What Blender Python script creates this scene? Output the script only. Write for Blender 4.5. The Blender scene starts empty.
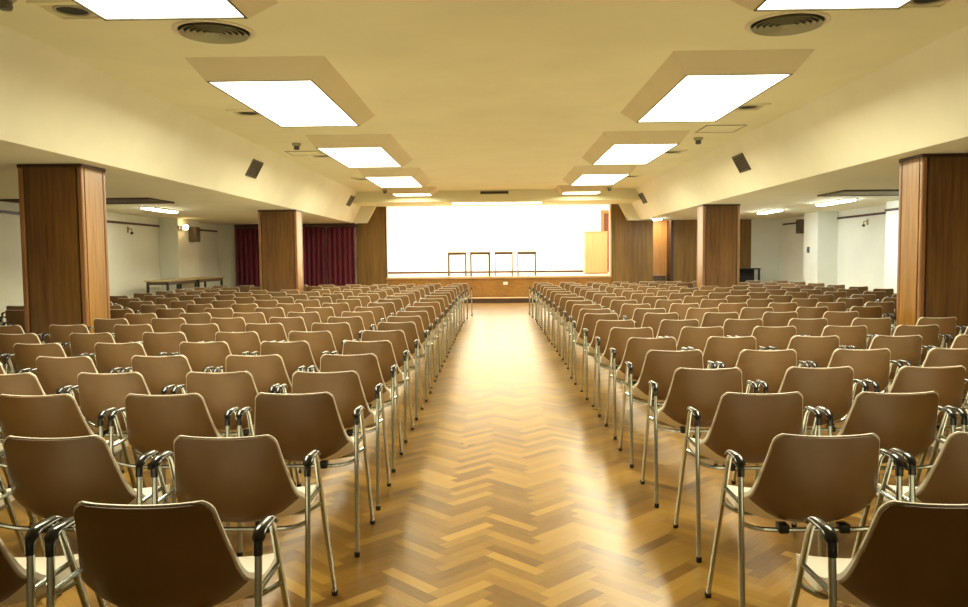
import bpy, bmesh, math, random
from mathutils import Vector, Matrix
random.seed(7)
S = bpy.context.scene
COL = S.collection
PI = math.pi

# ------------------------------------------------------------------ camera
H = 1.42
F_PX, PITCH, YAW, ROLL = 780.0, 0.059365, 0.015478, -0.009715
cy, sy, cp, sp = math.cos(YAW), math.sin(YAW), math.cos(PITCH), math.sin(PITCH)
FW = Vector((-sy*cp, cy*cp, -sp)); R0 = Vector((cy, sy, 0)); U0 = R0.cross(FW)
RT = math.cos(ROLL)*R0 + math.sin(ROLL)*U0
UP = -math.sin(ROLL)*R0 + math.cos(ROLL)*U0
cam = bpy.data.cameras.new('camera'); cam.sensor_width = 36; cam.lens = 36*F_PX/968
cam.clip_start = .05; cam.clip_end = 200
co = bpy.data.objects.new('camera', cam); COL.objects.link(co)
co.matrix_world = Matrix(((RT.x, UP.x, -FW.x, 0), (RT.y, UP.y, -FW.y, 0), (RT.z, UP.z, -FW.z, H), (0, 0, 0, 1)))
S.camera = co

def project(p):
    v = Vector(p) - Vector((0, 0, H)); d = v.dot(FW)
    if d < .05: return None
    return 484 + F_PX*v.dot(RT)/d, 303.5 - F_PX*v.dot(UP)/d

# ------------------------------------------------------------------ node helpers
def mat(name):
    m = bpy.data.materials.new(name); m.use_nodes = True
    nt = m.node_tree; b = nt.nodes['Principled BSDF']
    return m, nt, b
def math_(nt, op, a, b=None):
    n = nt.nodes.new('ShaderNodeMath'); n.operation = op
    for i, v in enumerate((a, b)):
        if v is None: continue
        if isinstance(v, (int, float)): n.inputs[i].default_value = v
        else: nt.links.new(v, n.inputs[i])
    return n.outputs[0]
def ramp(nt, fac, stops):
    r = nt.nodes.new('ShaderNodeValToRGB'); e = r.color_ramp.elements
    while len(e) < len(stops): e.new(.5)
    for i, (p, c) in enumerate(stops):
        e[i].position = p; e[i].color = (*c, 1)
    nt.links.new(fac, r.inputs[0]); return r.outputs[0]
def noise(nt, vec, scale, detail=3, rough=.55):
    n = nt.nodes.new('ShaderNodeTexNoise'); n.inputs['Scale'].default_value = scale
    n.inputs['Detail'].default_value = detail; n.inputs['Roughness'].default_value = rough
    if vec is not None: nt.links.new(vec, n.inputs['Vector'])
    return n.outputs['Fac']
def mapping(nt, scale=(1, 1, 1), coord='Object'):
    t = nt.nodes.new('ShaderNodeTexCoord'); m = nt.nodes.new('ShaderNodeMapping')
    m.inputs['Scale'].default_value = scale
    nt.links.new(t.outputs[coord], m.inputs['Vector']); return m.outputs[0]
def mixc(nt, fac, a, b, mode='MIX'):
    n = nt.nodes.new('ShaderNodeMix'); n.data_type = 'RGBA'; n.blend_type = mode
    for s, v in ((n.inputs[0], fac), (n.inputs[6], a), (n.inputs[7], b)):
        if isinstance(v, (int, float)): s.default_value = v
        elif isinstance(v, tuple): s.default_value = (*v, 1)
        else: nt.links.new(v, s)
    return n.outputs[2]
def bump(nt, b, h, strength=.1, dist=.01):
    n = nt.nodes.new('ShaderNodeBump'); n.inputs['Strength'].default_value = strength
    n.inputs['Distance'].default_value = dist
    nt.links.new(h, n.inputs['Height']); nt.links.new(n.outputs[0], b.inputs['Normal'])

def plain(name, c, rough=.6, metal=0, spec=.5, var=.06, vscale=3):
    m, nt, b = mat(name)
    f = noise(nt, mapping(nt), vscale, 4)
    lo = tuple(x*(1-var) for x in c); hi = tuple(min(1, x*(1+var)) for x in c)
    nt.links.new(ramp(nt, f, [(.3, lo), (.7, hi)]), b.inputs['Base Color'])
    b.inputs['Roughness'].default_value = rough; b.inputs['Metallic'].default_value = metal
    b.inputs['Specular IOR Level'].default_value = spec
    return m
def emit(name, c, s):
    m, nt, b = mat(name)
    b.inputs['Base Color'].default_value = (.8, .8, .8, 1)
    b.inputs['Emission Color'].default_value = (*c, 1); b.inputs['Emission Strength'].default_value = s
    return m
def wood(name, dark, light, rough=.35, grain=(14, 14, .7), coat=.0):
    m, nt, b = mat(name)
    v = mapping(nt, grain)
    f = noise(nt, v, 2.2, 6, .6)
    w = noise(nt, mapping(nt, (1.7, 1.7, .25)), 1.3, 2)
    f2 = math_(nt, 'ADD', math_(nt, 'MULTIPLY', f, .6), math_(nt, 'MULTIPLY', w, .4))
    mid = tuple((a+c)/2 for a, c in zip(dark, light))
    nt.links.new(ramp(nt, f2, [(.34, dark), (.5, mid), (.66, light)]), b.inputs['Base Color'])
    b.inputs['Roughness'].default_value = rough
    b.inputs['Coat Weight'].default_value = coat; b.inputs['Coat Roughness'].default_value = .36
    bump(nt, b, f, .05, .004)
    return m

def plaster(name, c, rough=.85, var=.05):
    m, nt, b = mat(name)
    f = noise(nt, mapping(nt, (1, 1, 1)), .9, 5, .6)
    lo = tuple(x*(1-var) for x in c); hi = tuple(min(1, x*(1+var)) for x in c)
    nt.links.new(ramp(nt, f, [(.3, lo), (.7, hi)]), b.inputs['Base Color'])
    b.inputs['Roughness'].default_value = rough
    b.inputs['Specular IOR Level'].default_value = .25
    bump(nt, b, noise(nt, mapping(nt), 60, 3), .05, .003)
    return m

def herringbone():
    m, nt, b = mat('oak_herringbone_parquet')
    W, n = .066, 5
    t = nt.nodes.new('ShaderNodeTexCoord'); mp = nt.nodes.new('ShaderNodeMapping')
    mp.inputs['Rotation'].default_value = (0, 0, 3*PI/4); mp.inputs['Scale'].default_value = (1/W, 1/W, 1)
    mp.inputs['Location'].default_value = (40.3, 11.7, 0)
    nt.links.new(t.outputs['Object'], mp.inputs['Vector'])
    sx = nt.nodes.new('ShaderNodeSeparateXYZ'); nt.links.new(mp.outputs[0], sx.inputs[0])
    p, q = sx.outputs[0], sx.outputs[1]
    i, j = math_(nt, 'FLOOR', p), math_(nt, 'FLOOR', q)
    fp, fq = math_(nt, 'SUBTRACT', p, i), math_(nt, 'SUBTRACT', q, j)
    k = math_(nt, 'FLOORED_MODULO', math_(nt, 'SUBTRACT', i, j), 2*n)
    hor = math_(nt, 'LESS_THAN', k, n-.5)                    # block lying along p
    ver = math_(nt, 'SUBTRACT', 1, hor)
    kk = math_(nt, 'SUBTRACT', 2*n-1, k)
    def sel(a, c): return math_(nt, 'ADD', math_(nt, 'MULTIPLY', hor, a), math_(nt, 'MULTIPLY', ver, c))
    along = sel(math_(nt, 'ADD', k, fp), math_(nt, 'ADD', kk, fq))      # 0..n
    across = sel(fq, fp)                                                # 0..1
    idx = sel(math_(nt, 'SUBTRACT', i, k), i); idy = sel(j, math_(nt, 'SUBTRACT', j, kk))
    cb = nt.nodes.new('ShaderNodeCombineXYZ')
    nt.links.new(idx, cb.inputs[0]); nt.links.new(idy, cb.inputs[1]); nt.links.new(hor, cb.inputs[2])
    wn = nt.nodes.new('ShaderNodeTexWhiteNoise'); wn.noise_dimensions = '3D'; nt.links.new(cb.outputs[0], wn.inputs['Vector'])
    rnd = wn.outputs['Value']
    gv = nt.nodes.new('ShaderNodeCombineXYZ')
    nt.links.new(math_(nt, 'MULTIPLY', along, .35), gv.inputs[0]); nt.links.new(math_(nt, 'MULTIPLY', across, 2.4), gv.inputs[1])
    nt.links.new(math_(nt, 'MULTIPLY', rnd, 97), gv.inputs[2])
    g = noise(nt, gv.outputs[0], 2.2, 5, .6)
    tone = math_(nt, 'ADD', math_(nt, 'MULTIPLY', rnd, .62), math_(nt, 'MULTIPLY', g, .38))
    c = ramp(nt, tone, [(.12, FLOOR[0]), (.45, FLOOR[1]), (.62, FLOOR[2]), (.9, FLOOR[3])])
    wear = noise(nt, mapping(nt), .8, 4, .6)
    c = mixc(nt, math_(nt, 'MULTIPLY', ramp_f(nt, wear, .5, .75), .35), c, FLOOR[0])
    ea = math_(nt, 'MINIMUM', across, math_(nt, 'SUBTRACT', 1, across))
    el = math_(nt, 'MINIMUM', along, math_(nt, 'SUBTRACT', n, along))
    e = math_(nt, 'MINIMUM', ea, el)
    seam = math_(nt, 'LESS_THAN', e, .022)
    c = mixc(nt, math_(nt, 'MULTIPLY', seam, .3), c, (.03, .015, .005))
    nt.links.new(c, b.inputs['Base Color'])
    r = math_(nt, 'ADD', FLOOR_R, math_(nt, 'MULTIPLY', noise(nt, mapping(nt), 3.0, 3), .10))
    r = math_(nt, 'ADD', r, math_(nt, 'MULTIPLY', rnd, .05))
    nt.links.new(r, b.inputs['Roughness'])
    b.inputs['Specular IOR Level'].default_value = .6
    b.inputs['Coat Weight'].default_value = .65; b.inputs['Coat Roughness'].default_value = .24
    bump(nt, b, math_(nt, 'ADD', math_(nt, 'MULTIPLY', math_(nt, 'SUBTRACT', 1, seam), .2), math_(nt, 'MULTIPLY', rnd, .5)), .05, .002)
    return m
def ramp_f(nt, f, a, c):
    n = nt.nodes.new('ShaderNodeMapRange'); n.inputs[1].default_value = a; n.inputs[2].default_value = c
    nt.links.new(f, n.inputs[0]); return n.outputs[0]

# ------------------------------------------------------------------ palette
FLOOR = [(.125, .055, .006), (.25, .128, .015), (.33, .178, .022), (.41, .236, .040)]
FLOOR_R = .24
M = {}
M['floor'] = herringbone()
M['ceiling'] = plaster('cream_ceiling_plaster', (.75, .725, .49))
M['soffit'] = plaster('cream_soffit_plaster', (.79, .77, .60))
M['side_ceiling'] = plaster('pale_side_ceiling_plaster', (.74, .71, .53))
M['wall'] = plaster('off_white_wall_paint', (.75, .76, .65))
M['stage_wall'] = plaster('white_stage_wall_paint', (.86, .85, .80))
M['lamp_housing'] = plaster('cream_light_housing_paint', (.63, .56, .36))
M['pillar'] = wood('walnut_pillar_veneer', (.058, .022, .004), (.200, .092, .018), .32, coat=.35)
M['pillar_side_lit'] = wood('walnut_veneer_painted_light', (.15, .066, .010), (.41, .21, .043), .32, coat=.3)  # pillar walnut made lighter: light on the sides painted into the colour
M['pillar_trim'] = wood('walnut_corner_strip', (.14, .055, .014), (.34, .16, .05), .3, coat=.5)
M['dark_wood'] = wood('dark_stained_wood', (.03, .012, .005), (.07, .03, .012), .4)
M['panel'] = wood('walnut_wall_panelling', (.115, .060, .010), (.24, .132, .026), .6, (9, 9, .5))
M['stage_front'] = wood('orange_oak_stage_front', (.21, .098, .016), (.38, .20, .040), .35, (3, 9, 9))
M['stage_floor'] = wood('pale_oak_stage_boards', (.42, .30, .16), (.60, .46, .28), .4, (1, 12, 12))
M['pale_wood'] = wood('pale_yellow_lectern_veneer', (.34, .178, .07), (.44, .25, .105), .4)
M['door_red'] = wood('reddish_door_veneer', (.085, .018, .005), (.14, .035, .010), .4)
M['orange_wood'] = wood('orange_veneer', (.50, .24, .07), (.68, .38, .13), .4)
M['table_wood'] = wood('yellowish_laminate_table_top', (.36, .27, .11), (.50, .38, .17), .3, (1, 8, 8))
M['table_dark'] = wood('dark_brown_table_wood', (.07, .05, .028), (.13, .095, .055), .4)
M['black'] = plain('black_painted_metal', (.014, .014, .013), .45)
M['arm'] = plain('black_glossy_armrest_plastic', (.012, .013, .014), .16, 0, .7)
M['chrome'] = plain('chromed_steel_tube', (.50, .55, .53), .2, 1.0, .5, .05)
M['rubber'] = plain('black_rubber_tip', (.012, .011, .010), .7)
M['brown'] = plain('brown_moulded_plastic', (.190, .105, .037), .42, 0, .6, .10, 5)
M['cream'] = plain('cream_moulded_plastic', (.84, .78, .66), .42, 0, .5, .05, 6)
M['dark_gap'] = plain('dark_duct_interior', (.02, .024, .018), .8)
M['grille'] = plain('painted_grey_green_grille', (.34, .33, .21), .5, .2)
M['grille_dark'] = plain('dark_bronze_grille', (.075, .065, .03), .5, .3)
M['bronze'] = plain('dark_bronze_picture_rail', (.055, .022, .010), .5)
M['white_metal'] = plain('cream_enamelled_metal', (.66, .60, .42), .45)
M['steel_grey'] = plain('grey_plastic', (.10, .10, .08), .5)
M['speaker'] = plain('brown_grey_speaker_cloth', (.10, .085, .05), .8)
M['brass'] = plain('dull_brass', (.35, .26, .12), .4, .8)
M['plate_white'] = plain('white_plastic_plate', (.85, .82, .74), .4)
M['edge'] = plain('pale_varnished_edge_strip', (.60, .40, .22), .4)
def vary(m, amt):
    nt = m.node_tree; b = nt.nodes['Principled BSDF']; l = b.inputs['Base Color'].links[0]; src = l.from_socket
    oi = nt.nodes.new('ShaderNodeObjectInfo'); mr = nt.nodes.new('ShaderNodeMapRange')
    mr.inputs[3].default_value = 1-amt; mr.inputs[4].default_value = 1+amt
    nt.links.new(oi.outputs['Random'], mr.inputs[0])
    hs = nt.nodes.new('ShaderNodeHueSaturation'); nt.links.new(mr.outputs[0], hs.inputs['Value'])
    nt.links.new(src, hs.inputs['Color']); nt.links.new(hs.outputs[0], b.inputs['Base Color'])
vary(M['brown'], .14)
def curtain_mat():
    m, nt, b = mat('maroon_velvet')
    f = noise(nt, mapping(nt, (8, 8, 1)), 3, 4)
    nt.links.new(ramp(nt, f, [(.3, (.075, .006, .016)), (.7, (.17, .016, .042))]), b.inputs['Base Color'])
    b.inputs['Roughness'].default_value = .8
    b.inputs['Sheen Weight'].default_value = .35; b.inputs['Sheen Tint'].default_value = (.8, .25, .35, 1)
    return m
M['curtain'] = curtain_mat()
PANEL_E = 5.0
M['diffuser'] = emit('lit_ceiling_diffuser', (1.0, .93, .68), PANEL_E)
M['tube'] = emit('lit_cool_fluorescent_tube', (.88, .98, 1.0), 70)
M['tube_warm'] = emit('lit_warm_fluorescent_tube', (1.0, 1.0, .82), 48)
M['strip'] = emit('lit_strip_diffuser', (1.0, .92, .72), 5)
M['bulb'] = emit('lit_wall_lamp_glass', (1.0, .68, .30), 14)

# ------------------------------------------------------------------ mesh helpers
class MB:
    def __init__(s): s.v = []; s.f = []
    def add(s, vs, fs):
        o = len(s.v); s.v += [tuple(v) for v in vs]; s.f += [tuple(i+o for i in f) for f in fs]; return s
    def box(s, x0, x1, y0, y1, z0, z1, bev=0):
        if bev:
            bm = bmesh.new(); bmesh.ops.create_cube(bm, size=1)
            for v in bm.verts:
                v.co = Vector(((x0+x1)/2 + v.co.x*(x1-x0), (y0+y1)/2 + v.co.y*(y1-y0), (z0+z1)/2 + v.co.z*(z1-z0)))
            bmesh.ops.bevel(bm, geom=bm.edges[:], offset=bev, segments=2, profile=.5, affect='EDGES')
            bm.verts.index_update()
            s.add([v.co[:] for v in bm.verts], [[v.index for v in f.verts] for f in bm.faces]); bm.free(); return s
        vs = [(x, y, z) for z in (z0, z1) for y in (y0, y1) for x in (x0, x1)]
        return s.add(vs, [(0, 2, 3, 1), (4, 5, 7, 6), (0, 1, 5, 4), (2, 6, 7, 3), (0, 4, 6, 2), (1, 3, 7, 5)])
    def prism(s, poly, axis, a, c):
        """poly: 2-D outline; axis 'y': poly in xz swept y a..c; 'x': poly in yz; 'z': poly in xy"""
        n = len(poly)
        def P(p, t): return {'y': (p[0], t, p[1]), 'x': (t, p[0], p[1]), 'z': (p[0], p[1], t)}[axis]
        vs = [P(p, a) for p in poly] + [P(p, c) for p in poly]
        fs = [tuple(range(n))[::-1], tuple(range(n, 2*n))] + [(i, (i+1) % n, n+(i+1) % n, n+i) for i in range(n)]
        return s.add(vs, fs)
    def lathe(s, prof, cx, cy_, n=32, axis='z', base=0):
        """prof: list of (r, h)"""
        vs = []; fs = []
        for r, h in prof:
            for k in range(n):
                a = 2*PI*k/n
                if axis == 'z': vs.append((cx+r*math.cos(a), cy_+r*math.sin(a), base+h))
                elif axis == 'y': vs.append((cx+r*math.cos(a), base+h, cy_+r*math.sin(a)))
                else: vs.append((base+h, cx+r*math.cos(a), cy_+r*math.sin(a)))
        for i in range(len(prof)-1):
            for k in range(n):
                fs.append((i*n+k, i*n+(k+1) % n, (i+1)*n+(k+1) % n, (i+1)*n+k))
        return s.add(vs, fs)
    def sweep(s, pts, rx, ry=None, n=8, caps=True):
        """tube along pts; rx/ry scalars or lists (rx sideways, ry in the bending plane)"""
        pts = [Vector(p) for p in pts]; m = len(pts)
        rx = [rx]*m if not isinstance(rx, (list, tuple)) else rx
        ry = rx if ry is None else ([ry]*m if not isinstance(ry, (list, tuple)) else ry)
        vs = []; fs = []; side = None
        for i, p in enumerate(pts):
            t = (pts[min(i+1, m-1)] - pts[max(i-1, 0)]).normalized()
            if side is None:
                ref = Vector((1, 0, 0)) if abs(t.x) < .9 else Vector((0, 0, 1))
                side = (ref - t*ref.dot(t)).normalized()
            else: side = (side - t*side.dot(t)).normalized()
            up = t.cross(side)
            for k in range(n):
                a = 2*PI*k/n
                vs.append(p + side*(rx[i]*math.cos(a)) + up*(ry[i]*math.sin(a)))
        for i in range(m-1):
            for k in range(n):
                fs.append((i*n+k, i*n+(k+1) % n, (i+1)*n+(k+1) % n, (i+1)*n+k))
        if caps: fs += [tuple(range(n))[::-1], tuple(range((m-1)*n, m*n))]
        return s.add(vs, fs)
    def build(s, name, m, parent=None, smooth=False, loc=None):
        me = bpy.data.meshes.new(name); me.from_pydata(s.v, [], s.f); me.update()
        bm = bmesh.new(); bm.from_mesh(me); bmesh.ops.recalc_face_normals(bm, faces=bm.faces); bm.to_mesh(me); bm.free()
        me.materials.append(m)
        if smooth:
            for p in me.polygons: p.use_smooth = True
            if hasattr(me, 'set_sharp_from_angle'): me.set_sharp_from_angle(angle=math.radians(40))
        o = bpy.data.objects.new(name, me); COL.objects.link(o)
        if parent is not None: o.parent = parent
        if loc is not None: o.location = loc
        return o
def fillet(pts, r, k=4):
    pts = [Vector(p) for p in pts]; out = [pts[0]]
    for i in range(1, len(pts)-1):
        a, b, c = pts[i-1], pts[i], pts[i+1]
        d = min(r, (a-b).length*.49, (c-b).length*.49)
        p0 = b + (a-b).normalized()*d; p1 = b + (c-b).normalized()*d
        for q in range(k+1):
            t = q/k; out.append(p0*(1-t)**2 + b*2*t*(1-t) + p1*t*t)
    out.append(pts[-1]); return out

def tag(o, label, cat, group=None):
    o['label'] = label; o['category'] = cat
    if group: o['group'] = group
    return o
def thing(name, label, cat, loc=(0, 0, 0), rz=0, group=None):
    o = bpy.data.objects.new(name, None); COL.objects.link(o); o.empty_display_size = .1
    o.location = loc; o.rotation_euler = (0, 0, rz)
    return tag(o, label, cat, group)
def struct(o, label=None, cat=None):
    o['kind'] = 'structure'
    if label: o['label'] = label
    if cat: o['category'] = cat
    return o

# ------------------------------------------------------------------ the hall
D = 24.36                       # plane of the stage wall
Y0 = -3.2                       # wall behind the photographer
XL, XR, XRN = -8.70, 8.78, 8.26
ZS, ZC = 2.507, 3.33            # side-bay and centre ceilings
SLOPE = .54
XSL, XSR = -4.40, 4.44          # lower soffit edges
XUL, XUR = XSL + SLOPE*(ZC-ZS), XSR - SLOPE*(ZC-ZS)
ST = .812                       # stage floor

struct(MB().box(XL-.3, XR+.3, Y0-.2, D+.2, -.12, 0).build('floor', M['floor']), 'glossy herringbone parquet floor of the hall', 'floor')
struct(MB().box(XUL-.2, XUR+.2, Y0, D, ZC, ZC+.12).build('ceiling', M['ceiling']), 'high cream ceiling over the middle of the hall', 'ceiling')
for nm, x0, x1, lab in (('ceiling_left', XL-.2, XSL, 'low ceiling over the left side bay'), ('ceiling_right', XSR, XR+.2, 'low ceiling over the right side bay')):
    struct(MB().box(x0, x1, Y0, D, ZS, ZS+.12).build(nm, M['side_ceiling']), lab, 'ceiling')
struct(MB().prism([(XSL, ZS), (XUL, ZC), (XUL-.12, ZC), (XSL-.12, ZS+.05)], 'y', Y0, D).build('soffit_left', M['soffit']), 'sloping cream soffit along the left of the high ceiling', 'soffit')
struct(MB().prism([(XSR, ZS), (XSR+.12, ZS+.05), (XUR+.12, ZC), (XUR, ZC)], 'y', Y0, D).build('soffit_right', M['soffit']), 'sloping cream soffit along the right of the high ceiling', 'soffit')
# dropped slab and haunches framing the stage opening
YB = 22.5
ZB = 3.02
sl = MB().box(XSL+SLOPE*(ZB-ZS)-.05, XSR-SLOPE*(ZB-ZS)+.05, YB, D+.2, ZB, ZC+.02)
struct(sl.build('trim_1', M['ceiling']), 'dropped cream ceiling beam before the stage', 'beam')
hb = MB().prism([(XSL-.05, ZS), (-3.98, ZS), (-3.68, ZB+.02), (-4.2, ZB+.02)], 'y', D-.3, D-.005)
struct(hb.build('trim_2', M['soffit']), 'cream haunch at the top left corner of the stage', 'trim')
hb = MB().prism([(XSR+.05, ZS), (4.08, ZS), (3.80, ZB+.02), (4.25, ZB+.02)], 'y', D-.3, D-.005)
struct(hb.build('trim_3', M['soffit']), 'cream haunch at the top right corner of the stage', 'trim')
# long walls
struct(MB().box(XL-.2, XL, Y0, D+.2, 0, ZS).build('wall_left', M['wall']), 'off-white long wall on the left', 'wall')
rw = MB().box(XR, XR+.2, 16.7, D+.2, 0, ZS).box(XRN, XR+.2, Y0, 16.7, 0, ZS)
struct(rw.build('wall_right', M['wall']), 'off-white long wall on the right', 'wall')
struct(MB().box(XL-.2, XR+.2, Y0-.2, Y0, 0, ZC).build('wall_back', M['wall']), 'off-white wall behind the photographer', 'wall')
struct(MB().box(XL, -8.2, 20.1, 21.5, 0, ZS, .01).build('pilaster_left', M['wall']), 'off-white pilaster on the left wall beside the tables', 'pilaster')
struct(MB().box(XRN, XR, 20.2, 21.1, 0, ZS, .01).build('pilaster_right', M['wall']), 'off-white pilaster on the right wall', 'pilaster')
# stage wall pieces (plane D)
OL, OR = -3.425, 3.60           # stage opening
struct(MB().box(XL, -8.09, D, D+.2, 0, ZS).box(-8.09, -4.3, D+.12, D+.2, 0, ZS).build('wall_front_left', M['wall']), 'pale wall at the far left corner and behind the curtains', 'wall')
struct(MB().box(-4.33, OL, D, D+.2, 0, ZB+.02).build('wall_front_panel_left', M['panel']), 'walnut wall panel left of the stage opening', 'wall')
struct(MB().box(OR, 4.89, D, D+.2, 0, ZB+.02).build('wall_front_panel_right', M['panel']), 'walnut wall panel right of the stage opening', 'wall')
struct(MB().box(5.52, 7.92, D, D+.2, 0, ZS+.02).build('wall_front_panel_far', M['panel']), 'walnut wall panel behind the far right pillar', 'wall')
struct(MB().box(7.92, XR+.2, D, D+.2, 0, ZS+.02).build('wall_front_right', M['wall']), 'white wall at the far right corner', 'wall')
# stage
struct(MB().box(-5.2, 5.2, 25.5, 30.2, ST-.1, ST).box(-5.2, 4.6, D+.2, 25.5, ST-.1, ST).box(OL, OR, D+.03, D+.2, ST-.05, ST).build('floor_stage', M['stage_floor']), 'pale stage floor', 'stage')
struct(MB().box(OL, OR, D+.04, D+.2, 0, ST-.05).build('wall_stage_front', M['stage_front']), 'orange wooden front of the stage', 'stage front')
struct(MB().box(OL, OR, D-.012, D+.04, ST-.06, ST+.004, .006).build('trim_4', M['edge']), 'pale edge board along the front of the stage', 'trim')
struct(MB().box(OL, OR, D-.32, D-.005, .14, .17, .005).build('trim_5', M['edge']), 'pale step nosing below the stage front', 'step')
struct(MB().box(OL, OR, D-.30, D-.012, 0, .139).build('trim_6', M['dark_wood']), 'dark step riser below the stage front', 'step')
struct(MB().box(-5.4, 5.4, 30.0, 30.2, ST, 3.7).build('wall_stage_back', M['stage_wall']), 'brightly lit white back wall of the stage', 'wall')
struct(MB().box(-5.4, -5.2, D+.2, 30, ST, 3.7).build('wall_stage_left', M['stage_wall']), 'white side wall of the stage, left', 'wall')
struct(MB().box(5.2, 5.4, 25.5, 30, ST, 3.7).box(4.6, 5.4, 25.45, 25.5, ST, 3.7).box(4.6, 4.88, D+.2, 25.45, ZS+.2, 3.7).build('wall_stage_right', M['stage_wall']), 'white side wall of the stage, right', 'wall')
struct(MB().box(-5.4, 5.4, D+.2, 30.2, 3.7, 3.8).build('ceiling_stage', M['stage_wall']), 'white ceiling of the stage', 'ceiling')
struct(MB().box(-5.4, 5.4, D, D+.2, ZB+.02, 3.7).build('wall_stage_lintel', M['stage_wall']), 'lintel over the stage opening', 'wall')
struct(MB().box(-5.19, 4.02, 29.965, 29.999, ST, ST+.075).build('baseboard_stage', M['dark_wood']), 'dark baseboard of the stage back wall', 'baseboard')
struct(MB().box(OR-.045, OR, D-.02, D+.22, ST, ZB).build('trim_7', M['edge']), 'pale wooden jamb on the right of the stage opening', 'trim')
struct(MB().box(OL, OL+.03, D-.015, D+.22, ST, ZB).build('trim_8', M['dark_wood']), 'dark jamb on the left of the stage opening', 'trim')
d1 = struct(bpy.data.objects.new('door_1', None), 'reddish door in an orange frame at the back right of the stage', 'door'); COL.objects.link(d1)
MB().box(4.03, 4.14, 29.93, 30, ST, 3.16).box(5.05, 5.16, 29.93, 30, ST, 3.16).box(4.14, 5.05, 29.93, 30, 3.04, 3.16).build('door_frame', M['stage_front'], d1)
MB().box(4.14, 5.05, 29.955, 29.998, ST, 3.04).build('door_leaf', M['door_red'], d1)
MB().lathe([(0, -.05), (.02, -.05), (.025, -.03), (.012, 0)], 4.95, ST+1.0, 12, 'y', 29.955).build('door_knob', M['brass'], d1, True)
# side doorway right of the stage, with steps up to the stage level
struct(MB().box(4.6, 4.89, D+.2, 25.3, 0, ZS+.2).build('wall_doorway_left', M['stage_wall']), 'wall between the stage and the doorway beside it', 'wall')
struct(MB().box(5.52, 6.2, D+.2, 25.3, 0, ZS+.2).build('wall_doorway_right', M['dark_wood']), 'dark right wall of the doorway beside the stage', 'wall')
struct(MB().box(4.6, 6.2, 25.3, 25.44, 0, 2.6).build('wall_doorway_back', M['orange_wood']), 'lit orange wood panel inside the doorway beside the stage', 'wall')
struct(MB().box(4.89, 5.52, D+.2, 25.3, ZS+.1, ZS+.2).build('ceiling_doorway', M['soffit']), 'small ceiling inside the doorway beside the stage', 'ceiling')
struct(MB().box(5.44, 5.52, D-.03, D+.22, 0, ZS).build('trim_9', M['dark_wood']), 'dark right jamb of the doorway beside the stage', 'trim')
t = thing('stair', 'dark steps inside the doorway right of the stage', 'stairs', (5.2, D+.5, 0))
for k in range(4):
    MB().box(-.30, .235, -.28+.17*k, .42, .2*k+.001, .2*(k+1)-.026).build('riser', M['table_dark'], t)
    MB().box(-.30, .235, -.29+.17*k, .42, .2*(k+1)-.025, .2*(k+1)).build('tread', M['edge'], t)
# picture rails, dark skirting ledges
def rail(i, b, lab): struct(b.build('trim_%d' % i, M['bronze']), lab, 'picture rail')
rail(10, MB().box(XL, XL+.03, Y0, 20.1, 2.275, 2.325), 'dark picture rail along the left wall up to the pilaster')
rail(11, MB().box(-8.2, -8.17, 20.1, 20.9, 2.20, 2.31), 'short dark rail on the left pilaster behind the wall lamp')
rail(12, MB().box(XL, XL+.03, 21.6, 24.3, 2.275, 2.325), 'dark picture rail on the left wall beyond the pilaster')
rail(13, MB().box(XR-.03, XR, 16.7, 20.2, 2.30, 2.35), 'dark picture rail in the right wall recess')
rail(14, MB().box(XRN-.03, XRN, Y0, 16.7, 2.30, 2.35), 'dark picture rail along the near right wall')
rail(15, MB().box(XR-.03, XR, 22.6, 24.0, 2.30, 2.35), 'short dark picture rail at the far right corner')
struct(MB().box(XL, -8.09, D-.14, D-.001, 0, .57).box(XL, XL+.13, 21.5, D-.14, 0, .57).build('baseboard_left', M['bronze']), 'dark low ledge in the far left corner', 'baseboard')
struct(MB().box(7.95, XR, D-.14, D-.001, 0, .57).box(XR-.13, XR, 21.1, D-.14, 0, .57).build('baseboard_right', M['bronze']), 'dark low ledge in the far right corner', 'baseboard')

# ------------------------------------------------------------------ pillars
def pillar(x0, x1, y0, y1, label):
    cx, cy_ = (x0+x1)/2, (y0+y1)/2; hx, hy = (x1-x0)/2, (y1-y0)/2
    t = thing('pillar', label, 'pillar', (cx, cy_, 0), 0, 'wood-clad pillars')
    ht = ZS-.002
    MB().box(-hx+.03, hx-.03, -hy+.03, hy-.03, .08, ht-.06).build('core', M['dark_wood'], t)
    g = .075
    for s in (-1, 1):
        a, c = (-hy+.004, -hy+.03) if s < 0 else (hy-.03, hy-.004)
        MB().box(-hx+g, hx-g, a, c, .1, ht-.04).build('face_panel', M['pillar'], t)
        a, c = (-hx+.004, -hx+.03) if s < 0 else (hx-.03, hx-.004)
        MB().box(a, c, -hy+g, hy-g, .1, ht-.04).build('side_panel', M['pillar_side_lit'], t)['label'] = 'walnut side veneer with light painted in'
        for r in (-1, 1):
            px, py = s*(hx-.028), r*(hy-.028)
            MB().box(px-.028, px+.028, py-.028, py+.028, .08, ht-.03, .012).build('corner_strip', M['pillar_trim'], t)
    MB().box(-hx-.004, hx+.004, -hy-.004, hy+.004, ht-.04, ht, .004).build('top_collar', M['dark_wood'], t)
    MB().box(-hx-.006, hx+.006, -hy-.006, hy+.006, 0, .1, .005).build('plinth', M['dark_wood'], t)
pillar(-5.33, -4.61, 8.70, 9.24, 'dark wood-clad pillar standing nearest on the left')
pillar(4.69, 5.43, 8.70, 9.20, 'wood-clad pillar standing nearest on the right')
pillar(-5.23, -4.38, 17.2, 17.72, 'wood-clad pillar before the maroon curtains, far left')
pillar(4.475, 5.27, 16.95, 17.45, 'wood-clad pillar far right, before the walnut panelling')

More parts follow.
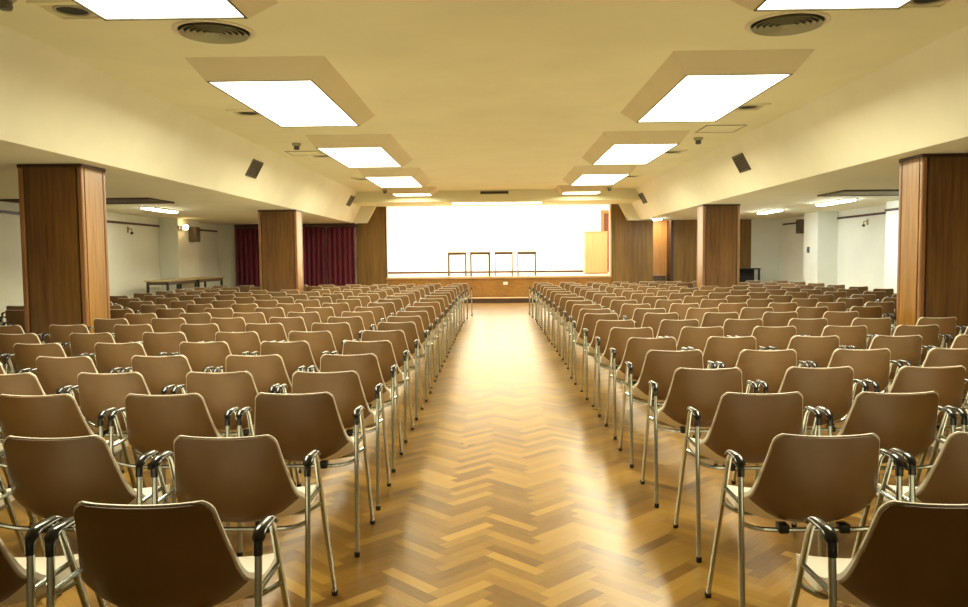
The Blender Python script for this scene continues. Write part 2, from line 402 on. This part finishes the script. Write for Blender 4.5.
# ------------------------------------------------------------------ curtains
def curtain(x0, x1, label):
    n = int((x1-x0)*90); yc = D-.16; zs = [ZS-.12, ZS-.16, ZS-.5, 1.2, .5, .04]
    rnd = random.Random(int(x0*100)); ph = rnd.random()*6
    vs = []; fs = []
    for zi, z in enumerate(zs):
        k = min(1, .55 + zi*.12)
        for i in range(n+1):
            x = x0 + (x1-x0)*i/n
            a = 2*PI*x/.15 + ph + .9*math.sin(x*3.1) + .25*math.sin(zi+x*4)
            y = yc + k*.062*math.sin(a) + .012*math.sin(a*.5+1)
            vs.append((x + k*.012*math.cos(a), y, z))
    for zi in range(len(zs)-1):
        for i in range(n): fs.append((zi*(n+1)+i, zi*(n+1)+i+1, (zi+1)*(n+1)+i+1, (zi+1)*(n+1)+i))
    b = MB().add(vs, fs); o = b.build('curtain', M['curtain'], None, True)
    md = o.modifiers.new('thickness', 'SOLIDIFY'); md.thickness = .006
    return tag(o, label, 'curtain', 'maroon stage-side curtains')
curtain(-8.07, -5.25, 'wide maroon curtain behind the far left pillar')
curtain(-5.21, -4.36, 'maroon curtain between the far left pillar and the stage panel')
tag(MB().box(-8.08, -4.345, D-.25, D-.02, ZS-.115, ZS-.002, .004).build('curtain_pelmet', M['dark_wood']), 'dark pelmet above the maroon curtains', 'pelmet')

# ------------------------------------------------------------------ ceiling lights
ZP = 3.17
ORD = ['nearest', 'second', 'third', 'fourth', 'farthest']
def luminaire(side, k, x0, x1, y0, y1):
    t = thing('ceiling_light', 'large lit ceiling panel, %s of the five in the %s row' % (ORD[k], 'left' if side < 0 else 'right'), 'ceiling light', ((x0+x1)/2, (y0+y1)/2, ZC), 0, 'lit panels on the middle ceiling')
    hx, hy = (x1-x0)/2, (y1-y0)/2; h = ZP-ZC
    inn, out, ey = .20, .11, .30
    l, r = (out, inn) if side < 0 else (inn, out)
    A = [(-hx-l, -hy-ey), (hx+r, -hy-ey), (hx+r, hy+.18), (-hx-l, hy+.18)]
    e = .02
    B = [(-hx-e, -hy-e), (hx+e, -hy-e), (hx+e, hy+e), (-hx-e, hy+e)]
    C = [(-hx, -hy), (hx, -hy), (hx, hy), (-hx, hy)]
    vs = [(*p, 0) for p in A] + [(*p, h) for p in B] + [(*p, h) for p in C] + [(*p, h+.03) for p in C]
    fs = [(i, (i+1) % 4, 4+(i+1) % 4, 4+i) for i in range(4)] + [(4+i, 4+(i+1) % 4, 8+(i+1) % 4, 8+i) for i in range(4)] + [(8+i, 8+(i+1) % 4, 12+(i+1) % 4, 12+i) for i in range(4)]
    MB().add(vs, fs).build('housing', M['lamp_housing'], t)
    fr = MB()
    w = .014
    fr.box(-hx-w, hx+w, -hy-w, -hy, h-.006, h+.012).box(-hx-w, hx+w, hy, hy+w, h-.006, h+.012)
    fr.box(-hx-w, -hx, -hy, hy, h-.006, h+.012).box(hx, hx+w, -hy, hy, h-.006, h+.012)
    fr.build('frame', M['grille_dark'], t)
    MB().box(-hx+.001, hx-.001, -hy+.001, hy-.001, h+.004, h+.022).build('diffuser', M['diffuser'], t)
q = (ZP-H)/1.58
yl = [(2.8, 5.18), (7.0, 9.39), (11.23, 13.65), (15.3, 17.57), (19.34, 20.10)]
for k, (a, c) in enumerate(yl):
    luminaire(-1, k, -2.54*q, -1.625*q, a*q, c*q)
    luminaire(1, k, 1.70*q, 2.61*q, a*q, c*q)

# strip light and grille of the beam before the stage
t = thing('strip_light', 'long recessed strip light in the beam before the stage', 'strip light', (.05, 23.2, ZB))
MB().box(-1.36, 1.36, -.34, .34, -.012, -.001, .004).build('frame', M['white_metal'], t)
MB().box(-1.31, 1.31, -.29, .29, -.018, -.0125).build('diffuser', M['strip'], t)
def grille_bar(name, label, cx, cz, w, h):
    t = thing(name, label, 'air grille', (cx, YB, cz))
    MB().box(-w/2, w/2, -.02, 0, -h/2, -h/2+.012).box(-w/2, w/2, -.02, 0, h/2-.012, h/2).box(-w/2, -w/2+.012, -.02, 0, -h/2, h/2).box(w/2-.012, w/2, -.02, 0, -h/2, h/2).build('frame', M['grille'], t)
    MB().box(-w/2+.012, w/2-.012, -.008, -.001, -h/2+.012, h/2-.012).build('backing', M['dark_gap'], t)
    b = MB()
    for k in range(3): b.box(-w/2+.012, w/2-.012, -.018, -.012, -h/2+.02+k*.022, -h/2+.026+k*.022)
    b.build('slats', M['grille_dark'], t)
grille_bar('air_grille', 'dark narrow air grille in the middle of the beam before the stage', -.02, 3.265, .82, .09)

# round air diffusers
def diffuser_round(cx, cy_, label):
    t = thing('ceiling_air_diffuser', label, 'air diffuser', (cx, cy_, ZC), 0, 'round air diffusers in the ceiling')
    MB().lathe([(.33, .004), (.335, -.006), (.325, -.014), (.295, -.012), (.285, 0)], 0, 0, 48).build('rim', M['white_metal'], t, True)
    MB().lathe([(.286, -.001), (.001, -.0011)], 0, 0, 48).build('duct_opening', M['dark_gap'], t)
    for k in range(5):
        r = .262 - k*.048
        MB().lathe([(r-.020, -.004), (r+.012, -.032), (r+.015, -.030), (r-.017, -.002)], 0, 0, 40).build('cone_ring', M['grille'], t, True)
    MB().lathe([(.001, -.03), (.030, -.03), (.042, -.026), (.02, -.004)], 0, 0, 24).build('centre_cone', M['grille'], t, True)
diffuser_round(-2.34, 6.62, 'round louvred air diffuser between the first and second left lights')
diffuser_round(2.43, 6.62, 'round louvred air diffuser between the first and second right lights')

# square downlights outside each panel, detectors, hatches
def downlight(cx, cy_, label):
    t = thing('downlight', label, 'downlight', (cx, cy_, ZC), 0, 'square downlights beside the panels')
    h = .22
    fr = MB()
    for a in ((-h, h, -h, -h+.05), (-h, h, h-.05, h), (-h, -h+.05, -h+.05, h-.05), (h-.05, h, -h+.05, h-.05)): fr.box(a[0], a[1], a[2], a[3], -.022, -.0005)
    fr.build('frame', M['ceiling'], t)
    MB().box(-h+.05, h-.05, -h+.05, h-.05, -.007, -.0005).build('plate', M['lamp_housing'], t)
    MB().lathe([(.135, -.007), (.135, -.016), (.115, -.018), (.11, -.007)], 0, 0, 32).build('ring', M['grille'], t, True)
    MB().lathe([(.111, -.0085), (.001, -.0086)], 0, 0, 32).build('opening', M['dark_gap'], t)
for k, y in enumerate((5.92, 10.15, 14.45, 18.75)):
    w = ['nearest', 'second', 'third', 'farthest'][k]
    downlight(-3.20, y+.08, '%s small square downlight beside the left row of panels' % w)
    downlight(3.27, y+.10, '%s small square downlight beside the right row of panels' % w)
def detector(cx, cy_, z, label):
    t = thing('smoke_detector', label, 'smoke detector', (cx, cy_, z), 0, 'smoke detectors on the ceiling')
    MB().lathe([(.001, 0), (.075, 0), (.075, -.03), (.06, -.045), (.001, -.045)], 0, 0, 24).build('base', M['grille'], t, True)
    MB().lathe([(.045, -.0451), (.045, -.075), (.05, -.08), (.04, -.105), (.001, -.108)], 0, 0, 24).build('sensor', M['steel_grey'], t, True)
detector(-3.28, 13.0, ZC, 'small dark smoke detector by the third left panel light')
detector(3.32, 12.9, ZC, 'small dark smoke detector by the third right panel light')
detector(-3.08, 21.9, ZC, 'small dark smoke detector near the stage, left')
detector(3.18, 21.9, ZC, 'small dark smoke detector near the stage, right')
detector(-3.50, 5.66, ZC, 'small grey smoke detector beside the nearest left downlight')
def hatch(cx, cy_, w, l, label):
    t = thing('ceiling_hatch', label, 'hatch', (cx, cy_, ZC), 0, 'flush hatches in the ceiling')
    fr = MB()
    for a in ((-w, w, -l, -l+.02), (-w, w, l-.02, l), (-w, -w+.02, -l+.02, l-.02), (w-.02, w, -l+.02, l-.02)): fr.box(a[0], a[1], a[2], a[3], -.012, -.0005)
    fr.build('frame', M['grille'], t)
    MB().box(-w+.02, w-.02, -l+.02, l-.02, -.006, -.0005).build('lid', M['ceiling'], t)
hatch(-3.42, 14.2, .3, .3, 'flush square hatch beyond the left smoke detector')
hatch(3.42, 12.0, .3, .33, 'flush square hatch by the right smoke detector')

# louvres on the sloping soffits
def soffit_vent(side, x_low, y, z, label):
    t = thing('soffit_vent', label, 'air vent', (0, 0, 0), 0, 'dark vents on the sloping soffits')
    L, Wd = .42, .62
    ang = math.atan(SLOPE)
    xs = (XSL if side < 0 else XSR)
    x = xs - side*SLOPE*(z-ZS)
    # local frame: X along hall, Y up the slope, Z out of the face
    up = Vector((-side*math.sin(ang), 0, math.cos(ang))); al = Vector((0, 1, 0)); nrm = al.cross(up)
    if nrm.z > 0: nrm = -nrm; al = -al
    t.matrix_world = Matrix(((al.x, up.x, nrm.x, x), (al.y, up.y, nrm.y, y), (al.z, up.z, nrm.z, z), (0, 0, 0, 1)))
    a, c = VW/2, VH/2
    fr = MB()
    for q_ in ((-a, a, -c, -c+.02), (-a, a, c-.02, c), (-a, -a+.02, -c+.02, c-.02), (a-.02, a, -c+.02, c-.02)): fr.box(q_[0], q_[1], q_[2], q_[3], .0005, .018)
    fr.build('frame', M['grille_dark'], t)
    MB().box(-a+.02, a-.02, -c+.02, c-.02, .0005, .004).build('backing', M['dark_gap'], t)
    for k in range(7):
        yy = -c+.04 + k*(2*c-.08)/6
        MB().prism([(yy-.012, .005), (yy+.012, .014), (yy+.012, .016), (yy-.012, .007)], 'x', -a+.02, a-.02).build('slat', M['grille_dark'], t)
VW, VH = .56, .315
soffit_vent(-1, 0, 13.49, 2.978, 'dark slatted vent on the left soffit, nearer one')
soffit_vent(-1, 0, 22.18, 3.05, 'dark slatted vent on the left soffit near the stage')
soffit_vent(1, 0, 13.42, 2.975, 'dark slatted vent on the right soffit, nearer one')
soffit_vent(1, 0, 22.12, 3.03, 'dark slatted vent on the right soffit near the stage')

# side-bay fixtures
def fluorescent(x, y0, y1, label):
    t = thing('ceiling_fluorescent_light', label, 'fluorescent light', (x, (y0+y1)/2, ZS), 0, 'fluorescent lights of the side bays')
    h = (y1-y0)/2
    MB().box(-.10, .10, -h-.03, h+.03, -.03, .003, .004).build('housing', M['white_metal'], t)
    MB().prism([(-.085, -.031), (.085, -.031), (.07, -.055), (-.07, -.055)], 'y', -h, h).build('diffuser', M['tube'] if x > 0 else M['tube_warm'], t)
fluorescent(-7.05, 15.7, 17.1, 'lit fluorescent light on the left side ceiling')
fluorescent(7.0, 15.5, 17.0, 'nearer lit fluorescent light on the right side ceiling')
fluorescent(6.8, 18.9, 20.2, 'farther lit fluorescent light on the right side ceiling')
fluorescent(4.75, 22.75, 23.3, 'small lit fluorescent light before the doorway beside the stage')
def bay_grille(x0, x1, label):
    y0, y1 = 13.5, 14.6
    t = thing('bay_air_grille', label, 'air grille', ((x0+x1)/2, (y0+y1)/2, ZS), 0, 'large air grilles of the side bays')
    a, c = (x1-x0)/2, (y1-y0)/2
    fr = MB()
    for q_ in ((-a, a, -c, -c+.07), (-a, a, c-.07, c), (-a, -a+.07, -c+.07, c-.07), (a-.07, a, -c+.07, c-.07)): fr.box(q_[0], q_[1], q_[2], q_[3], -.03, -.0005)
    fr.build('frame', M['bronze'] if x0 < 0 else M['grille_dark'], t)
    MB().box(-a+.07, a-.07, -c+.07, c-.07, -.006, -.0005).build('backing', M['dark_gap'], t)
    for k in range(9):
        yy = -c+.13+k*(2*c-.26)/8
        MB().box(-a+.07, a-.07, yy-.035, yy+.035, -.022, -.014).build('slat', M['bronze'] if x0 < 0 else M['grille'], t)
bay_grille(XL+.05, -6.0, 'dark air grille on the left side ceiling behind the near pillar')
bay_grille(5.95, XRN-.05, 'grey-green air grille on the right side ceiling behind the near pillar')

# wall things
t = thing('wall_lamp', 'lit warm wall lamp on the left pilaster', 'wall lamp', (-8.17, 20.3, 2.24))
MB().box(0, .03, -.06, .06, -.06, .06, .006).build('backplate', M['brass'], t)
MB().sweep(fillet([(.02, 0, -.02), (.09, 0, -.02), (.09, 0, .02)], .03), .008).build('arm', M['brass'], t, True)
MB().lathe([(.001, -.07), (.06, -.055), (.08, 0), (.06, .055), (.001, .07)], .095, 0, 20, 'z', .03).build('lamp_glass', M['bulb'], t, True)
def speaker(x, y, z, sgn, label):
    t = thing('wall_speaker', label, 'loudspeaker', (x, y, z), 0, 'brown wall loudspeakers')
    a, c = sorted((0, sgn*.20))
    MB().box(a, c, -.14, .14, -.2, .2, .008).build('cabinet', M['table_dark'], t)
    e = sgn*.20
    MB().box(*sorted((e, e+sgn*.012)), -.12, .12, -.18, .18, .003).build('front_cloth', M['speaker'], t)
    MB().box(-.12, .12, -.1401-.01, -.1401, -.01, .01).box(*sorted((0, sgn*.1)), -.146, -.1405, -.18, .18).build('side_plate', M['speaker'], t)
speaker(-8.2, 20.95, 2.10, 1, 'brown loudspeaker box on the left pilaster beside the wall lamp')
speaker(XR, 22.35, 2.20, -1, 'brown loudspeaker box high on the right wall by the pilaster')
def bracket(x, y, z, sgn, label):
    t = thing('wall_bracket', label, 'wall bracket', (x, y, z), 0, 'small wall brackets')
    MB().box(*sorted((0, sgn*.02)), -.03, .03, -.06, .08, .004).build('backplate', M['brass'], t)
    MB().sweep(fillet([(sgn*.015, 0, .03), (sgn*.10, 0, .03), (sgn*.10, 0, -.05)], .03), .01).build('arm', M['brass'], t, True)
    MB().lathe([(.001, -.10), (.03, -.10), (.035, -.06), (.018, -.04), (.001, -.035)], sgn*.10, 0, 14, 'z', 0).build('cup', M['grille_dark'], t, True)
bracket(XL, 18.4, 2.14, 1, 'small brass bracket on the left wall below the picture rail')
bracket(XR, 18.6, 2.15, -1, 'small brass bracket on the right wall below the picture rail')
t = thing('wall_switch', 'small dark switch box on the right pilaster', 'switch', (XRN, 20.75, 1.53))
MB().box(-.03, 0, -.06, .06, -.08, .08, .005).build('box', M['steel_grey'], t)
MB().box(-.042, -.0301, -.02, .02, -.03, .03, .003).build('rocker', M['black'], t)
t = thing('wall_socket', 'white socket plate in the middle of the stage front', 'socket', (.30, D+.04, .60))
MB().box(-.07, .07, -.012, 0, -.045, .045, .004).build('plate', M['plate_white'], t)
MB().box(-.02, .02, -.016, -.0121, -.02, .02, .002).build('outlet', M['white_metal'], t)

# ------------------------------------------------------------------ tables and lectern
def stage_table(x0, x1, y, rz, leg, label):
    w = (x1-x0)/2; dp = .30; h = .785
    t = thing('stage_table', label, 'table', ((x0+x1)/2, y, ST), rz, 'narrow tables on the stage')
    MB().box(-w, w, -dp, dp, h-.03, h, .005).build('tabletop', M['table_wood'], t)
    MB().box(-w+.02, w-.02, -dp+.02, -dp+.045, h-.10, h-.031).box(-w+.02, w-.02, dp-.045, dp-.02, h-.10, h-.031).box(-w+.02, -w+.045, -dp+.045, dp-.045, h-.10, h-.031).box(w-.045, w-.02, -dp+.045, dp-.045, h-.10, h-.031).build('apron', M['table_dark'], t)
    for sx in (-1, 1):
        for s_ in (-1, 1):
            cx, c2 = sx*(w-.035), s_*(dp-.035)
            MB().box(cx-leg, cx+leg, c2-leg, c2+leg, 0, h-.031, .004).build('leg', M['table_dark'], t)
stage_table(-1.55, -.93, 25.2, 0, .019, 'first from the left of the four narrow tables on the stage')
stage_table(-.83, -.17, 25.1, .03, .030, 'second from the left of the four stage tables, with thicker legs')
stage_table(-.05, .565, 25.2, 0, .019, 'third from the left of the four narrow tables on the stage')
stage_table(.68, 1.31, 25.2, 0, .017, 'rightmost of the four narrow tables on the stage')
def long_table(y0, y1, label):
    h = .955; w = .29
    t = thing('long_table', label, 'table', (-7.82, (y0+y1)/2, 0), 0, 'tables along the left wall')
    l = (y1-y0)/2
    MB().box(-w, w, -l, l, h-.035, h, .005).build('tabletop', M['table_wood'], t)
    MB().box(-w+.04, -w+.065, -l+.05, l-.05, h-.11, h-.036).box(w-.065, w-.04, -l+.05, l-.05, h-.11, h-.036).box(-w+.065, w-.065, -l+.05, -l+.075, h-.11, h-.036).box(-w+.065, w-.065, l-.075, l-.05, h-.11, h-.036).build('apron', M['table_dark'], t)
    for sx in (-1, 1):
        for s_ in (-1, 1):
            cx, c2 = sx*(w-.06), s_*(l-.07)
            MB().box(cx-.025, cx+.025, c2-.025, c2+.025, 0, h-.036, .004).build('leg', M['black'], t)
long_table(17.85, 19.68, 'nearer of two dark-legged tables along the left wall')
long_table(19.72, 21.55, 'farther of two dark-legged tables along the left wall')
t = thing('side_table', 'small black table in the far right corner beside the walnut panelling', 'table', (7.5, 23.75, 0))
MB().box(-.42, .42, -.3, .3, .97, 1.01, .005).build('tabletop', M['black'], t)
for sx in (-1, 1):
    for s_ in (-1, 1): MB().box(sx*.38-.025, sx*.38+.025, s_*.26-.025, s_*.26+.025, 0, .969, .004).build('leg', M['black'], t)
MB().box(-.355, .355, .24, .26, .25, .969).build('back_panel', M['black'], t)
# lectern
t = thing('lectern', 'pale yellow wooden lectern standing at the right of the stage', 'lectern', (3.46, 27.2, ST))
MB().box(-.385, .385, -.26, -.235, .03, 1.42, .004).build('front_panel', M['pale_wood'], t)
for s_ in (-1, 1):
    MB().prism([(-.234, .03), (.26, .03), (.26, 1.20), (-.234, 1.42)], 'x', *sorted((s_*.385, s_*.36))).build('side_panel', M['pale_wood'], t)
MB().prism([(-.27, 1.435), (-.27, 1.46), (.29, 1.22), (.29, 1.195)], 'x', -.40, .40).build('reading_top', M['pale_wood'], t)
MB().box(-.36, .36, -.23, .24, .55, .57).build('shelf', M['pale_wood'], t)
MB().box(-.40, .40, -.28, .28, 0, .029, .004).build('plinth', M['dark_wood'], t)

# ------------------------------------------------------------------ chairs
PROF = [(-.240, .800), (-.230, .735), (-.212, .655), (-.190, .580), (-.165, .518), (-.130, .474), (-.080, .450), (-.010, .440), (.070, .442), (.150, .452), (.220, .458), (.262, .450), (.283, .430)]
HW = [.183, .191, .204, .217, .229, .237, .240, .238, .233, .227, .219, .210, .202]
CURL = [.014, .030, .045, .060, .074, .086, .080, .062, .046, .032, .022, .014, .008]
def resample(vals, t):
    n = len(vals)-1; x = min(max(t, 0), 1)*n; i = min(int(x), n-1); f = x-i
    p0, p1, p2, p3 = vals[max(i-1, 0)], vals[i], vals[i+1], vals[min(i+2, n)]
    def cr(a, b_, c, d): return .5*((2*b_) + (-a+c)*f + (2*a-5*b_+4*c-d)*f*f + (-a+3*b_-3*c+d)*f**3)
    return tuple(cr(*z) for z in zip(p0, p1, p2, p3)) if isinstance(p1, tuple) else cr(p0, p1, p2, p3)
FINE = 240
_pts = [resample(PROF, i/FINE) for i in range(FINE+1)]
_arc = [0]
for i in range(FINE): _arc.append(_arc[-1] + math.dist(_pts[i], _pts[i+1]))
ARC = _arc[-1]
def at_arc(s):
    s = min(max(s, 0), ARC)
    for i in range(FINE):
        if _arc[i+1] >= s:
            f = (s-_arc[i])/max(1e-9, _arc[i+1]-_arc[i]); return (i+f)/FINE
    return 1.0
def shell_point(s, u, off, inset=0):
    """s arc length from the top, u -1..1, off distance along the inward normal"""
    t = at_arc(s); y, z = resample(PROF, t); w = resample(HW, t) - inset; c = resample(CURL, t)
    a, b_ = resample(PROF, max(0, t-.01)), resample(PROF, min(1, t+.01))
    ty, tz = b_[0]-a[0], b_[1]-a[1]; l = math.hypot(ty, tz); ty /= l; tz /= l
    ny, nz = -tz, ty                     # towards the sitter
    top, bot = s - inset, ARC - s - inset
    for dd, r in ((top, .042), (bot, .05)):
        dd = max(dd, 0)
        if dd < r: w = w - r + math.sqrt(max(0, r*r - (r-dd)**2))
    x = u*w
    k = c*abs(x/(w+.0001 if w > .15 else .2))**2.3 * (1 if w > .15 else (w/.2))
    dip = .011*(1-(x/.19)**2)*max(0, 1-s/.10) if s < .10 else 0
    o = k + off
    return (x, y + ny*o, z + nz*o - dip)
def shell(name, m, s_list, us, off_in, off_out, inset, parent, bend_round=0):
    nu, ns = len(us), len(s_list)
    if bend_round:
        def cut(s, u): return s*(1 - bend_round*abs(u)**2.6*(s/s_list[-1])**2)
    else:
        def cut(s, u): return s
    vs = [shell_point(cut(s, u), u, off_in(cut(s, u)) if callable(off_in) else off_in, inset) for s in s_list for u in us] + [shell_point(cut(s, u), u, off_out(cut(s, u)) if callable(off_out) else off_out, inset) for s in s_list for u in us]
    N = nu*ns; fs = []
    for i in range(ns-1):
        for j in range(nu-1):
            a = i*nu+j; fs.append((a, a+1, a+nu+1, a+nu)); fs.append((N+a, N+a+nu, N+a+nu+1, N+a+1))
    for j in range(nu-1):
        fs.append((j, N+j, N+j+1, j+1)); b_ = (ns-1)*nu+j; fs.append((b_, b_+1, N+b_+1, N+b_))
    for i in range(ns-1):
        a = i*nu; fs.append((a, a+nu, N+a+nu, N+a)); c = i*nu+nu-1; fs.append((c, N+c, N+c+nu, c+nu))
    return MB().add(vs, fs).build(name, m, parent, True)
US = [-1, -.965, -.88, -.72, -.5, -.25, 0, .25, .5, .72, .88, .965, 1]
AX = .281
def sstep(x, a, b):
    t = min(1, max(0, (x-a)/(b-a))); return t*t*(3-2*t)
def thick(s_): return .0032 + .011*sstep(s_, .08, .34)
def skirt(s_): return -thick(s_) - .030*sstep(s_, .42, .52)*min(1, max(.3, (ARC-s_)/.05))
def make_chair(root):
    top = [0, .003, .010, .020, .032, .044]
    sl_ = top + [.044 + (ARC-.05-.044)*i/24 for i in range(1, 25)] + [ARC-.035, ARC-.018, ARC-.006, ARC]
    shell('seat_shell', M['cream'], sl_, US, .003, skirt, 0, root)
    sb = .405
    sl_ = [.0055, .0085, .0155, .028, .040, .052] + [.052 + (sb-.052)*i/14 for i in range(1, 15)]
    shell('back_cover', M['brown'], sl_, US, lambda s_: -thick(s_)-.0006, lambda s_: -thick(s_)-.0085, .0055, root, .17)
    for s_ in (-1, 1):
        x = s_*AX
        rear = fillet([(x, -.210, .012), (x, -.163, .655), (x, -.138, .681)], .02, 3)
        front = fillet([(x, .250, .012), (x, -.026, .660), (x, -.052, .681)], .02, 3)
        for pts in (rear, front):
            l = MB().sweep(pts, .0105, None, 10).build('leg', M['chrome'], root, True)
            b0 = pts[0]
            MB().lathe([(.001, 0), (.0125, 0), (.0135, .004), (.0135, .022), (.0112, .024)], b0.x, b0.y, 10, 'z', 0).build('foot_tip', M['rubber'], l, True)
        ap = fillet([(x, -.1672, .628), (x, -.1650, .668), (x, -.142, .689), (x, -.046, .689), (x, -.018, .672)], .016, 3)
        m_ = len(ap); wid = []; hei = []
        for i, p in enumerate(ap):
            f = i/(m_-1); wid.append(.0130 if f < .22 else .0185 if f < .9 else .016); hei.append(.0130 if f < .25 else .0095)
        MB().sweep(ap, wid, hei, 12).build('armrest', M['arm'], root, True)
        MB().sweep([(x, -.172, .53), (x, .028, .53)], .0075, None, 8).build('side_rail', M['chrome'], root, True)
    for ya, yb in ((-.177, -.115), (.055, .06)):
        rr = fillet([(-AX, ya, .462), (-.225, yb-.02, .428), (-.15, yb, .414), (.15, yb, .414), (.225, yb-.02, .428), (AX, ya, .462)], .04, 3)
        MB().sweep(rr, .009, None, 8).build('cross_rail', M['chrome'], root, True)
    br = MB()
    for s_ in (-1, 1):
        br.box(s_*.11-.018, s_*.11+.018, -.135, -.085, .405, .437, .004); br.box(s_*.11-.018, s_*.11+.018, .04, .09, .405, .42, .004)
    br.build('seat_mount', M['black'], root, True)
FAR = [.974*k for k in range(1, 9)]
ROWY = {-1: [1.975, 2.72, 3.61, 4.297, 5.063, 5.90, 6.72, 7.60, 8.375, 9.17, 10.06, 11.0], 1: [1.943, 2.694, 3.514, 4.316, 5.135, 5.974, 6.822, 7.63, 8.53, 9.295, 10.18, 11.1]}
ROWX = {-1: [-.925, -.975, -.952, -.954, -.969, -.984, -.984, -.983, -.991, -.991, -.991, -.988, -.99, -1.0, -1.0, -1.0, -1.0, -.99, -.95, -.87],
        1: [1.155, 1.150, 1.208, 1.18, 1.18, 1.19, 1.188, 1.17, 1.155, 1.185, 1.195, 1.19, 1.185, 1.18, 1.175, 1.17, 1.165, 1.16, 1.13, 1.10]}
ROWS = {-1: [.62, .623, .616, .612, .63, .637, .643, .652, .643, .65, .655, .648] + [.645]*8, 1: [.615, .615, .612, .616, .619, .628, .624, .626, .654, .644, .634, .64] + [.64]*8}
NUM = ['first', 'second', 'third', 'fourth', 'fifth', 'sixth', 'seventh', 'eighth', 'ninth', 'tenth', 'eleventh', 'twelfth', 'thirteenth', 'fourteenth', 'fifteenth', 'sixteenth', 'seventeenth', 'eighteenth', 'nineteenth', 'twentieth']
PIL = [(-5.33, -4.61, 8.70, 9.24), (4.69, 5.43, 8.70, 9.20), (-5.23, -4.38, 17.2, 17.72), (4.475, 5.27, 16.95, 17.45)]
spots = []
for ri in range(20):
    for side in (-1, 1):
        rd = ROWY[side][ri] if ri < 12 else ROWY[side][11] + FAR[ri-12]
        c0, sp_ = ROWX[side][ri], ROWS[side][ri]
        for k in range(11 if sp_ < .62 else 10):
            x = c0 + side*sp_*k + random.uniform(-.002, .002)*(1 if ri < 3 else 3)
            y = rd + .240 + random.uniform(-.012, .012); rz = random.uniform(-.006, .006)*(1 if ri < 3 else 2.5)
            if any(a-.30 < x < c+.30 and e-.27 < y < g+.29 for a, c, e, g in PIL): continue
            # in the frame?
            pr = [project((x+dx, y+dy, z)) for dx in (-.28, .28) for dy in (-.25, .25) for z in (0, .8)]
            if any(p is None for p in pr): continue
            xs_, ys_ = [p[0] for p in pr], [p[1] for p in pr]
            if max(xs_) < -2 or min(xs_) > 970 or min(ys_) > 606: continue
            spots.append((rd, ri, side, k, x, y, rz))
spots.sort(key=lambda s: (s[0], s[3]))
near, far = spots[:300], spots[300:]
protos = None
GROUP = 'brown and cream armchairs set out in rows'
def copy_tree(o, parent=None):
    c = o.copy(); COL.objects.link(c)
    if parent is not None: c.parent = parent
    for ch in kids[o.name]: copy_tree(ch, c)
    return c
def chair_label(side, k, ri):
    return 'brown armchair %s of the aisle, %s seat in, %s row from the viewer' % ('left' if side < 0 else 'right', NUM[k], NUM[ri])
for i, (rd, ri, side, k, x, y, rz) in enumerate(near):
    if protos is None:
        o = protos = thing('armchair', '', 'chair', (0, 0, 0), 0, GROUP); make_chair(o)
        kids = {}
        def walk(n):
            kids[n.name] = list(n.children)
            for c in n.children: walk(c)
        walk(o)
    else: o = copy_tree(protos)
    o.location = (x, y, 0); o.rotation_euler = (0, 0, rz); o['label'] = chair_label(side, k, ri)
if far:
    vs = []; fs = []; mi = []; mats = []
    src = []
    def gather(n):
        if n.type == 'MESH': src.append(n)
        for c in kids[n.name]: gather(c)
    gather(protos)
    me = bpy.data.meshes.new('armchair_rows')
    for (rd, ri, side, k, x, y, rz) in far:
        mtx = Matrix.Translation((x, y, 0)) @ Matrix.Rotation(rz, 4, 'Z')
        for sobj in src:
            m_ = sobj.data.materials[0]
            if m_ not in mats: mats.append(m_)
            o0 = len(vs); vs += [(mtx @ v.co)[:] for v in sobj.data.vertices]
            for p in sobj.data.polygons: fs.append(tuple(o0+q_ for q_ in p.vertices)); mi.append(mats.index(m_))
    me.from_pydata(vs, [], fs); me.update()
    for m_ in mats: me.materials.append(m_)
    me.polygons.foreach_set('material_index', mi); me.polygons.foreach_set('use_smooth', [True]*len(fs))
    if hasattr(me, 'set_sharp_from_angle'): me.set_sharp_from_angle(angle=math.radians(40))
    o = bpy.data.objects.new('armchair_rows', me); COL.objects.link(o)
    tag(o, 'farthest rows of brown-backed armchairs just before the stage', 'chairs'); o['kind'] = 'stuff'
print('CHAIRS', len(spots), 'far', len(far), [f[1] for f in far[:1]])

# ------------------------------------------------------------------ light
def area(name, loc, rot, sx, sy_, power, c):
    l = bpy.data.lights.new(name, 'AREA'); l.shape = 'RECTANGLE'; l.size = sx; l.size_y = sy_; l.energy = power; l.color = c
    o = bpy.data.objects.new(name, l); COL.objects.link(o); o.location = loc; o.rotation_euler = rot; return o
LAMP_W = 95
# batten hidden behind the stage lintel, and an unseen lamp added to brighten the doorway
area('stage_batten', (0, 25.0, 3.60), (math.radians(28), 0, 0), 7.5, .5, 640, (1, .93, .78))
area('stage_batten_back', (0, 27.5, 3.66), (math.radians(12), 0, 0), 7.5, .6, 380, (1, .93, .78))
area('added_doorway_lamp', (5.2, 24.75, 2.58), (0, 0, 0), .4, .2, 14, (1, .85, .6))
for x0, x1 in ((-2.54*q, -1.625*q), (1.70*q, 2.61*q)):
    for a, c in yl:
        l = area('panel_lamp', ((x0+x1)/2, (a+c)*q/2, ZP-.008), (0, 0, 0), x1-x0-.04, (c-a)*q-.04, LAMP_W*(c-a)/2.4, (1, .93, .66))
        l.data.spread = math.radians(175)

w = bpy.data.worlds.new('world'); S.world = w; w.use_nodes = True
w.node_tree.nodes['Background'].inputs[0].default_value = (.9, .95, 1, 1)
w.node_tree.nodes['Background'].inputs[1].default_value = .02
vs_ = S.view_settings
vs_.view_transform = 'Standard'; vs_.look = 'None'; vs_.gamma = 1; vs_.use_curve_mapping = False
vs_.exposure = 0.35
